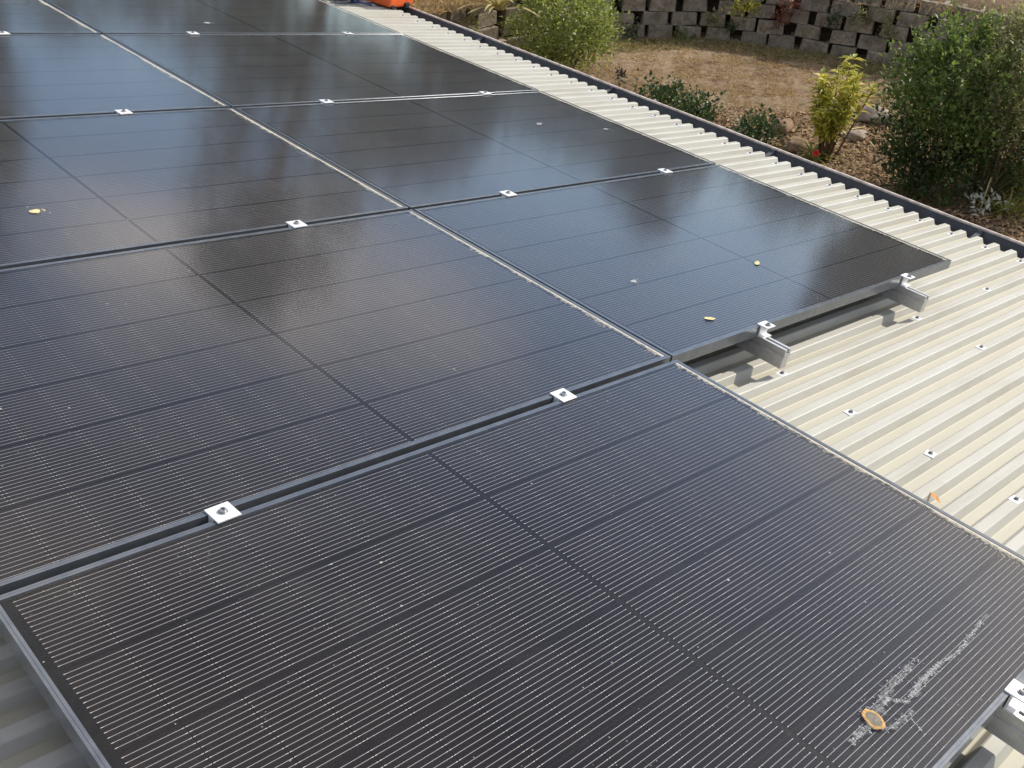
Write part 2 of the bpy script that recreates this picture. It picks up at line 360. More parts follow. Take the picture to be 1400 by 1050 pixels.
# ------------------------------------------------------------------ rails, clamps
RAILX = [0.4164, 1.3411, 2.2484, 3.1852]
rail_prof = [(-.0165, -.063), (.0165, -.063), (.0165, -.026), (.0185, -.024), (.0185, -.018), (.0165, -.016), (.0165, 0), (.0055, 0), (.0055, -.010), (.010, -.010), (.010, -.0135), (-.010, -.0135), (-.010, -.010), (-.0055, -.010), (-.0055, 0), (-.0165, 0), (-.0165, -.016), (-.0135, -.018), (-.0135, -.024), (-.0165, -.026)]
rail_lab = ['silver aluminium rail under the column of panels away from the gutter, on its upper side',
            'silver aluminium rail ending in the clamp beside the brown-ringed dropping',
            'silver aluminium rail jutting out under the panel with leaf scraps, end away from gutter',
            'silver aluminium rail jutting out under the panel with leaf scraps, end nearer gutter']
foot_m = MB().box(-.0175, .0175, -.03, .03, 0, .006).box(.0167, .0225, -.03, .03, .006, .045).mesh('rail_foot', M_ALU, bevel=0.001)
for i, x in enumerate(RAILX):
    y0 = -WP - 0.10 if i < 2 else -0.093
    r = tag(obj('mounting_rail', None), rail_lab[i], 'rail', 'mounting rails under the panels'); roof_place(r, x, 0, -PH - 0.063)
    pr = [(a, z + 0.063) for a, z in rail_prof]
    obj('rail_bar', MB().prism(pr, 'y', y0, 4 * WP + 0.08).mesh('rail_bar', M_ALU), r)
    yy = y0 + 0.35
    while yy < 4.6:
        k = round((yy - Y0) / PITCH); obj('rail_foot', foot_m, r, (0, Y0 + k * PITCH, ZR + PH + 0.063)); yy += 1.1
plate_m = MB().box(-.025, .025, -.0235, .0235, 0, .0035).box(-.025, .025, -.0085, .0085, -.06, 0).mesh('clamp_plate', M_CLAMP, bevel=0.0008)
bolt_m = MB().cyl(0, 0, 0.0035, 0.005, 0.0095, 16).cyl(0, 0, 0.005, 0.0105, 0.0065, 14, 0.0058).mesh('bolt', M_BOLT)
sock_m = MB().cyl(0, 0, 0.0105, 0.0109, 0.0034, 6).mesh('socket', M_HOLE)
PAIR = {(0, 0): 'the panel with the brown-ringed dropping and its neighbour', (0, 1): 'the panel with the round pale dropping and the one below it', (0, 2): 'the panel with the round pale dropping and the one beyond it', (0, 3): 'the two farthest panels away from the gutter',
        (1, 1): 'the panel with leaf scraps and the next', (1, 2): 'the two middle panels beside the gutter', (1, 3): 'the cable-coil panel and the next'}
def mid_clamp(i, j):
    t = tag(obj('mid_clamp', None), 'silver %s clamp joining %s' % ('upslope' if i % 2 == 0 else 'downslope', PAIR[(i // 2, j)]), 'clamp', 'mid clamps between the solar panels')
    roof_place(t, RAILX[i] + random.uniform(-.006, .006), j * WP, 0.0008, random.uniform(-.05, .05), random.uniform(-.02, .02))
    obj('clamp_plate', plate_m, t); b = obj('bolt', bolt_m, t); obj('socket', sock_m, b)
for i in (0, 1):
    for j in (0, 1, 2, 3): mid_clamp(i, j)
for i in (2, 3):
    for j in (1, 2, 3): mid_clamp(i, j)
# end clamp: Z-shaped extrusion, y=0 at the panel's outer edge (panel towards +y)
zp = [(.011, 0), (.011, .0035), (-.024, .0035), (-.024, -.003), (-.0205, -.003), (-.0205, 0), (-.0055, 0), (-.0055, -.034), (-.0255, -.034), (-.0255, -.0375), (-.002, -.0375), (-.002, 0)]
zp = [(.011, 0), (.011, .0035), (-.027, .0035), (-.027, 0.0005), (-.0055, 0.0), (-.0055, -.0305), (-.024, -.0305), (-.024, -.0345), (-.0015, -.0345), (-.0015, 0)]
end_m = MB().prism(zp[::-1], 'x', -.0225, .0225).mesh('clamp_body', M_CLAMP)
def end_clamp(i, yedge, label):
    t = tag(obj('end_clamp', None), label, 'clamp', 'end clamps on the outer panel edges')
    roof_place(t, RAILX[i], yedge, 0.0006, random.uniform(-.02, .02))
    obj('clamp_body', end_m, t); b = obj('bolt', bolt_m, t, (0, -.0135, 0)); obj('socket', sock_m, b)
e0 = (WP - PLY) / 2
end_clamp(2, e0, 'bright Z-shaped end clamp on the rail end away from the gutter')
end_clamp(3, e0, 'bright Z-shaped end clamp on the rail end nearer the gutter')
end_clamp(1, -WP + e0, 'bright end clamp on the panel with the brown-ringed dropping, nearer its low edge')
end_clamp(0, -WP + e0, 'bright end clamp on the panel with the brown-ringed dropping, nearer its high edge')

# ------------------------------------------------------------------ small things on the panels and roof
M_DROP = simple('dried_dropping_chalk', (0.36, 0.37, 0.37), 0.9, 0, 200, 0.25, 0.2)
M_RING = simple('dropping_brown_rim', (0.52, 0.31, 0.12), 0.85, 0, 150, 0.35, 0.2)
M_CORE = simple('dropping_core', (0.20, 0.175, 0.14), 0.85, 0, 150, 0.3, 0.2)
M_LEAFY = simple('dry_yellow_leaf', (0.66, 0.55, 0.28), 0.8, 0, 60, 0.3, 0.2)
M_LEAFO = simple('dry_orange_leaf', (0.55, 0.27, 0.10), 0.8, 0, 60, 0.35, 0.2)
def blob(V, F, cx, cy, r, h, n=7, sq=1.0, ang=0.0, z=0.0):
    b = len(V); V.append((cx, cy, z + h))
    for k in range(n):
        a = 2 * math.pi * k / n; q = r * random.uniform(0.6, 1.25); x, y = q * math.cos(a) * sq, q * math.sin(a)
        V.append((cx + x * math.cos(ang) - y * math.sin(ang), cy + x * math.sin(ang) + y * math.cos(ang), z))
    for k in range(n): F.append((b, b + 1 + k, b + 1 + (k + 1) % n))
ZG = -0.0008
p0 = rp_(1195, 984); drop = tag(obj('bird_dropping', None), 'brown-ringed bird dropping with long white splash streaks on a black panel', 'dropping'); roof_place(drop, p0[0], p0[1], ZG)
V, F = [], []
n = 22; ax = rp_(1185, 970) - rp_(1206, 998); ang = math.atan2(ax[1], ax[0])
def egg(k, s): a = 2 * math.pi * k / n; x, y = s * 0.0215 * math.cos(a) * (1 + 0.10 * math.cos(a)), s * 0.0165 * math.sin(a) * (1 + .05 * math.sin(3 * a)); return (x * math.cos(ang) - y * math.sin(ang), x * math.sin(ang) + y * math.cos(ang))
for s, z in ((1.06, 0.0003), (0.93, 0.0018), (0.76, 0.0011)):
    for k in range(n): V.append((*egg(k, s * (1 + 0.05 * math.sin(5 * k))), z))
for r_ in range(2):
    for k in range(n): F.append((r_ * n + k, r_ * n + (k + 1) % n, (r_ + 1) * n + (k + 1) % n, (r_ + 1) * n + k))
obj('rim', mesh('rim', V, F, True, M_RING), drop)
obj('core', mesh('core', [(*egg(k, 0.80), 0.0012) for k in range(n)], [tuple(range(n))], True, M_CORE), drop)
V, F = [], []
def streak(pix, width, dens, hgt=0.0006):
    P3 = [rp_(*q) - p0 for q in pix]
    for a, b in zip(P3[:-1], P3[1:]):
        L = np.linalg.norm(b - a); m_ = max(2, int(L * dens))
        for k in range(m_):
            f = random.random(); w = random.gauss(0, width); d = (b - a) / L
            blob(V, F, a[0] + f * (b - a)[0] - d[1] * w, a[1] + f * (b - a)[1] + d[0] * w, random.uniform(.0004, .0015), hgt, 6, 1.5, math.atan2(d[1], d[0]) + random.gauss(0, .5))
streak([(1208, 965), (1212, 955), (1222, 957), (1240, 958), (1250, 945), (1258, 932), (1270, 922), (1282, 908), (1300, 898), (1315, 885), (1325, 872), (1335, 858), (1342, 848)], 0.0022, 900)
streak([(1245, 950), (1258, 932), (1270, 922), (1280, 912)], 0.004, 700)
streak([(1200, 970), (1208, 955), (1216, 940), (1230, 925), (1245, 910), (1255, 898)], 0.007, 620)
streak([(1192, 992), (1180, 998), (1172, 1006), (1164, 1016)], 0.005, 900)
streak([(1207, 998), (1222, 992), (1235, 982), (1248, 972)], 0.005, 420)
streak([(1180, 955), (1190, 968), (1178, 982)], 0.006, 350)
streak([(1245, 981), (1256, 993), (1265, 1005)], 0.0004, 700)
obj('splash', mesh('splash', V, F, True, M_DROP), drop)['kind'] = 'stuff'
def make_smear_mat():
    m, n, l, b = mat('chalky_smear'); out = n['Material Output']; at = n.new('ShaderNodeAttribute'); at.attribute_name = 'core'; t = n.new('ShaderNodeTexCoord')
    z1 = noise(n, l, t.outputs['Object'], 190, 4, 0.7); z2 = noise(n, l, t.outputs['Object'], 48, 3, 0.6)
    f = mth(n, l, 'ADD', mth(n, l, 'MULTIPLY', z1.outputs['Fac'], 0.6), mth(n, l, 'MULTIPLY', z2.outputs['Fac'], 0.5))
    k = mth(n, l, 'MULTIPLY', mth(n, l, 'SUBTRACT', mth(n, l, 'ADD', f, mth(n, l, 'MULTIPLY', at.outputs['Fac'], 0.34)), 0.72), 3.0, True)
    b.inputs['Base Color'].default_value = (0.50, 0.51, 0.51, 1); b.inputs['Roughness'].default_value = 0.95
    tr = n.new('ShaderNodeBsdfTransparent'); ms = n.new('ShaderNodeMixShader'); l.new(mth(n, l, 'MULTIPLY', k, 0.46), ms.inputs[0]); l.new(tr.outputs[0], ms.inputs[1]); l.new(b.outputs[0], ms.inputs[2]); l.new(ms.outputs[0], out.inputs['Surface']); return m
M_SMEAR = make_smear_mat()
def smear(pix, w0, w1, z):
    P3 = np.array([rp_(*q) - p0 for q in pix]); P3 = np.array([P3[0] * 2 - P3[1], *P3, P3[-1] * 2 - P3[-2]]); C = catmull(list(P3), 8); V, F, A_ = [], [], []
    for i, p in enumerate(C):
        t_ = C[min(i + 1, len(C) - 1)] - C[max(i - 1, 0)]; t_ /= np.linalg.norm(t_); nn = np.array([-t_[1], t_[0], 0]); w = (w0 + (w1 - w0) * i / len(C)) * (1 + .35 * math.sin(i * .9))
        for s_, a in ((-1, 0), (-.4, .8), (0, 1), (.4, .8), (1, 0)): V.append((p[0] + nn[0] * w * s_, p[1] + nn[1] * w * s_, z)); A_.append(a)
    for i in range(len(C) - 1):
        for j in range(4): b = i * 5 + j; F.append((b, b + 1, b + 6, b + 5))
    me = mesh('smear', V, F, True, M_SMEAR); at = me.attributes.new('core', 'FLOAT', 'POINT'); at.data.foreach_set('value', A_); obj('smear', me, drop)
smear([(1207, 962), (1214, 955), (1224, 958), (1240, 958), (1250, 945), (1258, 932), (1270, 922), (1283, 909), (1300, 898), (1315, 885), (1325, 872), (1335, 858), (1343, 846), (1352, 838)], .008, .005, .0004)
smear([(1190, 985), (1200, 970), (1208, 955), (1216, 940), (1230, 925), (1247, 908)], .019, .010, .0006)
smear([(1196, 988), (1182, 998), (1172, 1006), (1162, 1018)], .013, .010, .0008)
smear([(1204, 996), (1220, 994), (1236, 982), (1250, 970)], .010, .007, .0010)
smear([(1250, 950), (1260, 932), (1274, 918), (1284, 908)], .012, .009, .0012)
def small_drop(px, py, r, label, mat_=M_DROP, sat=True):
    q = rp_(px, py); V, F = [], []
    o = tag(obj('bird_dropping', None), label, 'dropping'); roof_place(o, q[0], q[1], ZG)
    blob(V, F, 0, 0, r, 0.0015, 12, 1.3)
    if sat:
        for k in range(9): blob(V, F, random.gauss(0, r * 1.1) + r, random.gauss(0, r), r * random.uniform(.08, .25), 0.001, 6)
    o2 = obj('deposit', mesh('deposit', V, F, True, mat_), o); return o
small_drop(48, 288, 0.017, 'round pale bird dropping alone on a black panel', M_LEAFY)
small_drop(283, 31, 0.014, 'flattened pale dropping on the panel above the row of clamps')
small_drop(737, 169, 0.013, 'thin chalky dropping near the gutter-side panel edge, longer smear', sat=True)
small_drop(828, 176, 0.010, 'thin chalky dropping near the gutter-side panel edge, shorter smear', sat=True)
small_drop(866, 384, 0.010, 'tiny chalky dropping on the panel with leaf scraps')
def leaf_scrap(px, py, zz, L, w, label, m_, ang, curl=0.25):
    q = rp_(px, py, zz); V, F = [], []; n_ = 7
    for k in range(n_):
        t_ = k / (n_ - 1); ww = w * math.sin(math.pi * min(1, t_ * 0.93 + 0.07)) ** 0.7 * random.uniform(.75, 1.1); z = 0.0006 + curl * .5 * L * (t_ - 0.5) ** 2
        V += [((t_ - .5) * L, -ww, z + ww * 0.2), ((t_ - .5) * L, 0, z), ((t_ - .5) * L, ww, z + ww * 0.12)]
    for k in range(n_ - 1):
        for j in (0, 1): a = 3 * k + j; F.append((a, a + 3, a + 4, a + 1))
    o = tag(obj('dry_leaf', mesh('dry_leaf', V, F, True, m_)), label, 'leaf'); roof_place(o, q[0], q[1], zz, ang); return o
leaf_scrap(1035, 360, ZG, 0.042, 0.010, 'curled yellow leaf scrap on the blue-black panel, nearer the gutter', M_LEAFY, 0.5)
leaf_scrap(971, 436, ZG, 0.040, 0.011, 'ragged yellow leaf scrap on the blue-black panel, nearer the rail end', M_LEAFY, -0.4)
leaf_scrap(1279, 681, ZR, 0.052, 0.008, 'orange dry leaf on the cream roof ribs beside the panel frame', M_LEAFO, -2.25, 0.15)

# blue cable coil and orange case at the far end of the roof
M_CABLE = simple('blue_cable_sheath', (0.03, 0.06, 0.22), 0.5, 0, 60, 0.3)
M_CABLED = simple('navy_cable_sheath', (0.012, 0.016, 0.045), 0.5, 0, 60, 0.3)
q = rp_(467, 2, ZR)
coil = tag(obj('cable_coil', None), 'loose coil of blue cable on the cream roof at the panel edge', 'cable'); roof_place(coil, q[0], q[1], ZR)
for c in range(3):
    pts = []
    for k in range(90):
        a = 2 * math.pi * k / 22 + c; r = 0.085 + 0.02 * math.sin(k * 0.37 + c); pts.append((r * math.cos(a) + 0.03 * math.sin(k * .13 + c), 1.1 * r * math.sin(a), 0.012 + 0.014 * c + 0.0009 * k + 0.012 * math.sin(k * .5 + c)))
    obj('cable', MB().tube(pts, 0.0085, 6).mesh('cable', M_CABLE if c != 1 else M_CABLED, True), coil)
pts = [(0.10 + 0.07 * math.cos(a) + .01 * a, -0.06 + 0.07 * math.sin(a), 0.01 + .01 * math.sin(2 * a)) for a in np.linspace(0.6, 5.0, 26)]
obj('cable', MB().tube(pts, 0.006, 6).mesh('cable', M_CABLE, True), coil)
M_ORANGE = simple('orange_plastic', (0.78, 0.13, 0.025), 0.45, 0, 20, 0.12)
M_BLACK = simple('black_rubber', (0.012, 0.012, 0.012), 0.7, 0, 30, 0.3)
q = rp_(551, 12, ZR)
case = tag(obj('tool_case', None), 'orange plastic case with black corner foot standing by the gutter', 'tool case'); roof_place(case, q[0] - 0.05, q[1] + 0.10, ZR, 0.25)
obj('case_body', MB().box(-0.13, 0.06, -0.11, 0.13, 0.012, 0.26).mesh('case_body', M_ORANGE, bevel=0.014), case)
obj('case_end', MB().box(0.064, 0.15, -0.10, 0.12, 0.02, 0.25).mesh('case_end', M_ORANGE, bevel=0.012), case)
obj('latch', MB().box(-0.09, -0.03, -0.119, -0.108, 0.13, 0.19).mesh('latch', M_BLACK, bevel=0.003), case)
obj('foot', MB().box(0.03, 0.085, -0.125, -0.07, 0.0, 0.045).mesh('foot', M_BLACK, bevel=0.01), case)
obj('foot', MB().box(-0.12, -0.08, -0.118, -0.07, 0.0, 0.03).mesh('foot', M_BLACK, bevel=0.008), case)
obj('handle', MB().tube([(-0.12, 0.01, 0.255), (-0.11, 0.01, 0.30), (0.0, 0.01, 0.30), (0.01, 0.01, 0.255)], 0.012, 8).mesh('handle', M_BLACK, True), case)

# ------------------------------------------------------------------ ground, terrace and retaining wall
def make_ground_mat(name, stops, s1=1.3):
    m, n, l, b = mat(name); g = n.new('ShaderNodeNewGeometry')
    a = noise(n, l, g.outputs['Position'], s1, 6, 0.65); c = noise(n, l, g.outputs['Position'], 11, 6, 0.78)
    f = mth(n, l, 'ADD', mth(n, l, 'MULTIPLY', a.outputs['Fac'], 0.45), mth(n, l, 'MULTIPLY', c.outputs['Fac'], 0.55))
    r = ramp(n, l, f, stops); l.new(r.outputs[0], b.inputs['Base Color']); b.inputs['Roughness'].default_value = 0.95; b.inputs['Specular IOR Level'].default_value = 0.1
    bump(n, l, b, c.outputs['Fac'], 0.9, 0.07); return m
M_GROUND = make_ground_mat('dry_soil', [(0.40, (0.13, 0.085, 0.05)), (0.49, (0.29, 0.205, 0.125)), (0.60, (0.40, 0.30, 0.195))])
M_TERR = make_ground_mat('terrace_soil', [(0.36, (0.20, 0.135, 0.085)), (0.5, (0.27, 0.19, 0.125)), (0.64, (0.34, 0.25, 0.165))])
def hnoise(x, y): return (np.sin(x * 1.7 + 0.6 * np.sin(y * 2.1)) * np.sin(y * 1.9 + .8) * 0.5 + 0.3 * np.sin(x * 4.3 + 1.1) * np.sin(y * 5.1 + x) + .2 * np.sin(x * 9.7 + y * 3) * np.sin(y * 11.3))
cx0, cy0 = 11.0, 6.0
V, F = [], []; radii = [0] + list(np.linspace(0.12, 10, 84)) + [13, 18, 30, 60, 150, 500]; NA = 150
V.append((cx0, cy0, GZ + 0.02 * hnoise(cx0, cy0)))
for r in radii[1:]:
    for k in range(NA):
        a = 2 * math.pi * k / NA; x, y = cx0 + r * math.cos(a), cy0 + r * math.sin(a); V.append((x, y, GZ + (0.028 if r < 12 else 0.0) * hnoise(x, y)))
for k in range(NA): F.append((0, 1 + k, 1 + (k + 1) % NA))
for i in range(len(radii) - 2):
    for k in range(NA): a = 1 + i * NA; F.append((a + k, a + NA + k, a + NA + (k + 1) % NA, a + (k + 1) % NA))
tag(obj('ground', mesh('ground', V, F, True, M_GROUND)), None, None, kind='structure')

base_px = [(430, 190), (520, 140), (600, 98), (690, 68), (760, 58), (830, 53), (900, 50), (960, 52), (1030, 59), (1100, 69), (1200, 87), (1300, 108), (1400, 131), (1520, 162)]
cp = [gp(*q)[:2] for q in base_px]
cp = [cp[0] + (cp[0] - cp[1]) * 1.5] + cp + [cp[-1] + (cp[-1] - cp[-2]) * 2]
CV = catmull(cp)
for _ in range(40): CV[1:-1] = 0.25 * CV[:-2] + 0.5 * CV[1:-1] + 0.25 * CV[2:]
seg = np.linalg.norm(np.diff(CV, axis=0), axis=1); SL = np.concatenate([[0], np.cumsum(seg)])
def curve_at(s):
    p = np.array([np.interp(s, SL, CV[:, 0]), np.interp(s, SL, CV[:, 1])]); e = 0.15
    q1 = np.array([np.interp(s + e, SL, CV[:, 0]), np.interp(s + e, SL, CV[:, 1])]); q0 = np.array([np.interp(s - e, SL, CV[:, 0]), np.interp(s - e, SL, CV[:, 1])])
    t = (q1 - q0) / np.linalg.norm(q1 - q0); nrm = np.array([-t[1], t[0]])
    if np.dot(nrm, p - CAMW[:2]) < 0: nrm = -nrm
    return p, t, nrm                                       # nrm points away from the house, into the bank
NC, CHT, SET = 5, 0.185, 0.055
TOPZ = GZ + NC * CHT - 0.03
# terrace: soil face behind the blocks, then ground running back and up
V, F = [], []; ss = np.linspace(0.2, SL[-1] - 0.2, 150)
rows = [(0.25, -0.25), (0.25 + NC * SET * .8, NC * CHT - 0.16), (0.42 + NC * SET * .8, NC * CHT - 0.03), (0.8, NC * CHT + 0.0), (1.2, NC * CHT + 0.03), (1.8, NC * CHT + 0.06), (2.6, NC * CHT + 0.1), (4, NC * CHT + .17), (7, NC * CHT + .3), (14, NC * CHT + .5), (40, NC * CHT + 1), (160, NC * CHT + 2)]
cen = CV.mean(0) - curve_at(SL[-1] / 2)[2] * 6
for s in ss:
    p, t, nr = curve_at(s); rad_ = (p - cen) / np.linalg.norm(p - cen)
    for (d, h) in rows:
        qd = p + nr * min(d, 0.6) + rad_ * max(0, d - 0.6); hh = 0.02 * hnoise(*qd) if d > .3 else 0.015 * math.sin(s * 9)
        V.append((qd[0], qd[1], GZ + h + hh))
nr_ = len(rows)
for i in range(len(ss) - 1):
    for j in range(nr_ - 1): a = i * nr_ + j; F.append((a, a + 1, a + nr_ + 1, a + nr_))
tag(obj('terrace', mesh('terrace', V, [f for f in F if f[0] % nr_ != 0], True, M_TERR)), None, None, kind='structure')
tag(obj('soil_bank', mesh('soil_bank', V, [f for f in F if f[0] % nr_ == 0], True, make_ground_mat('darkened_gap_soil', [(0.36, (0.06, 0.042, 0.026)), (0.5, (0.11, 0.078, 0.05)), (0.64, (0.16, 0.12, 0.08))]))), None, None, kind='structure')  # coloured darker than the terrace soil: shade of the wall gaps put in

def make_block_mat():
    m, n, l, b = mat('weathered_concrete_block'); g = n.new('ShaderNodeNewGeometry'); oi = n.new('ShaderNodeObjectInfo')
    a = noise(n, l, g.outputs['Position'], 9, 7, 0.75); c = noise(n, l, g.outputs['Position'], 55, 4, 0.7)
    r = ramp(n, l, a.outputs['Fac'], [(0.34, (0.11, 0.088, 0.06)), (0.48, (0.25, 0.205, 0.15)), (0.56, (0.33, 0.28, 0.21)), (0.72, (0.44, 0.385, 0.30))])
    f = mth(n, l, 'MULTIPLY', oi.outputs['Random'], 0.45)
    l.new(mixc(n, l, f, r.outputs[0], (0.16, 0.145, 0.12)), b.inputs['Base Color']); b.inputs['Roughness'].default_value = 0.95; b.inputs['Specular IOR Level'].default_value = 0.15
    bump(n, l, b, c.outputs['Fac'], 0.6, 0.01); return m
M_BLOCK = make_block_mat()
# trapezoid planter-style block: a solid face with two short wings running back
def block_mesh(L, seed):
    rs = random.Random(seed); m = MB(); h = CHT - 0.008
    m.prism([(-L / 2, 0), (L / 2, 0), (L / 2 - 0.01, h), (-L / 2 + 0.01, h)], 'y', 0.0, 0.09)
    me_ = m.mesh('block', M_BLOCK, bevel=0.008)
    for v in me_.vertices: v.co.x += rs.uniform(-.005, .005); v.co.y += rs.uniform(-.006, .006); v.co.z += rs.uniform(-.003, .003)
    import bmesh
    bm = bmesh.new(); bm.from_mesh(me_)
    for s in (-1, 1):
        g = bmesh.ops.create_cube(bm, size=1)['verts']
        for v in g: v.co = Vector((s * (L / 2 - 0.05) + v.co.x * 0.055, 0.085 + (v.co.y + .5) * 0.19, (v.co.z + .5) * (h - 0.012) + 0.004))
    bm.to_mesh(me_); bm.free(); return me_
BLK = [block_mesh(L, i) for i, L in enumerate((0.36, 0.38, 0.40, 0.37))]
wall = tag(obj('retaining_wall', None), 'curved retaining wall of staggered concrete blocks with planting gaps', 'retaining wall')
wall.location = (*curve_at(SL[-1] / 2)[0], GZ)
wl = Vector(wall.location)
slots = []
for c in range(NC):
    s = 0.3 + (0.28 if c % 2 else 0.0) + random.uniform(-.04, .04)
    while s < SL[-1] - 0.4:
        p, t, nr = curve_at(s); pos = p + nr * (c * SET + random.uniform(-.035, .03))
        o = obj('block', random.choice(BLK), wall); tt = t if (t[0] * nr[1] - t[1] * nr[0]) > 0 else -t
        o.location = Vector((pos[0], pos[1], GZ + c * CHT - 0.03 + random.uniform(-.006, .006))) - wl
        o.rotation_euler = (random.gauss(0, .018), random.gauss(0, .02), math.atan2(tt[1], tt[0]) + random.gauss(0, .08))
        step = 0.40 + random.choice((0.01, 0.03, 0.07, 0.12, 0.03, 0.09)); slots.append((s + step / 2, c, nr, t)); s += step

# ------------------------------------------------------------------ vegetation
def leaf_mat(name, c0, c1, trans=0.35, rough=0.45, spec=0.4):
    m, n, l, b = mat(name); g = n.new('ShaderNodeNewGeometry'); out = n['Material Output']
    r = ramp(n, l, g.outputs['Random Per Island'], [(0.0, c0), (1.0, c1)]); l.new(r.outputs[0], b.inputs['Base Color']); b.inputs['Roughness'].default_value = rough; b.inputs['Specular IOR Level'].default_value = spec
    t = n.new('ShaderNodeBsdfTranslucent'); l.new(mixc(n, l, 0.35, r.outputs[0], (c1[0] * 1.2, c1[1] * 1.2, c1[2] * .6)), t.inputs['Color'])
    ms = n.new('ShaderNodeMixShader'); ms.inputs[0].default_value = trans; l.new(b.outputs[0], ms.inputs[1]); l.new(t.outputs[0], ms.inputs[2]); l.new(ms.outputs[0], out.inputs['Surface']); return m
M_BARK = simple('bark', (0.16, 0.115, 0.075), 0.9, 0, 25, 0.4, 0.1)
M_L_LIGHT = leaf_mat('light_green_leaf', (0.13, 0.17, 0.035), (0.38, 0.41, 0.13), .45)
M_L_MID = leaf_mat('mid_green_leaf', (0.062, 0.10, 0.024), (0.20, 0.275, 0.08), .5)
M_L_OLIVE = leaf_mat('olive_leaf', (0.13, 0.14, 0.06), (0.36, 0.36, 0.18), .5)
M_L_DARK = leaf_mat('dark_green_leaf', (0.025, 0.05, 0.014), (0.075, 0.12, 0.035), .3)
M_L_YEL = leaf_mat('yellow_croton_leaf', (0.28, 0.33, 0.05), (0.70, 0.62, 0.13), .45)
M_L_STRAP = leaf_mat('strappy_leaf', (0.14, 0.17, 0.03), (0.38, 0.36, 0.09), .35)
M_L_STRAW = leaf_mat('straw_leaf', (0.42, 0.34, 0.16), (0.66, 0.58, 0.28), .3)
M_L_RED = leaf_mat('red_leaf', (0.16, 0.05, 0.03), (0.30, 0.11, 0.06), .35)
M_L_GUM = leaf_mat('gum_leaf', (0.03, 0.045, 0.02), (0.07, 0.085, 0.035), .25)
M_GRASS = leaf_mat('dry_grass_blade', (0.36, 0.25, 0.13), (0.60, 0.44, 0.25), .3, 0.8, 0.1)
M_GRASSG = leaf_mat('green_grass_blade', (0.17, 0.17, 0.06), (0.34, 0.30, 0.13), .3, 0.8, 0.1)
M_LITTER = leaf_mat('leaf_litter', (0.19, 0.11, 0.06), (0.54, 0.38, 0.23), .1, 0.9, 0.1)

def unit(v): return v / (np.linalg.norm(v, axis=-1, keepdims=True) + 1e-9)
def leaf_arrays(C, D, Nn, L, Wd, fold=0.25, droop=0.15):
    """one folded leaf of 6 vertices per row: base, two sides low, two sides high, tip"""
    n = len(C); D = unit(D); Sx = unit(np.cross(D, Nn)); U = np.cross(Sx, D); L = L.reshape(-1, 1); Wd = Wd.reshape(-1, 1)
    b = C; m = C + D * L * .5 - U * L * droop * .25; tip = C + D * L - U * L * droop
    l1 = C + D * L * .42 + Sx * Wd + U * Wd * fold; r1 = C + D * L * .42 - Sx * Wd + U * Wd * fold
    V = np.stack([b, l1, tip, r1, m], 1).reshape(-1, 3); i = np.arange(n)[:, None] * 5
    F = np.concatenate([i + [0, 4, 1], i + [1, 4, 2], i + [0, 3, 4], i + [4, 3, 2]], 0); return V, F
def tri_mesh(name, V, F, m_):
    me = bpy.data.meshes.new(name); me.vertices.add(len(V)); me.vertices.foreach_set('co', np.ascontiguousarray(V, dtype=np.float32).ravel())
    F = np.ascontiguousarray(F, dtype=np.int32); k = F.shape[1]
    me.loops.add(F.size); me.loops.foreach_set('vertex_index', F.ravel()); me.polygons.add(len(F)); me.polygons.foreach_set('loop_start', np.arange(len(F), dtype=np.int32) * k)
    me.polygons.foreach_set('loop_total', np.full(len(F), k, dtype=np.int32)); me.update(calc_edges=True); me.validate(); me.materials.append(m_); return me
def rdir(n): return unit(rng.normal(size=(n, 3)))
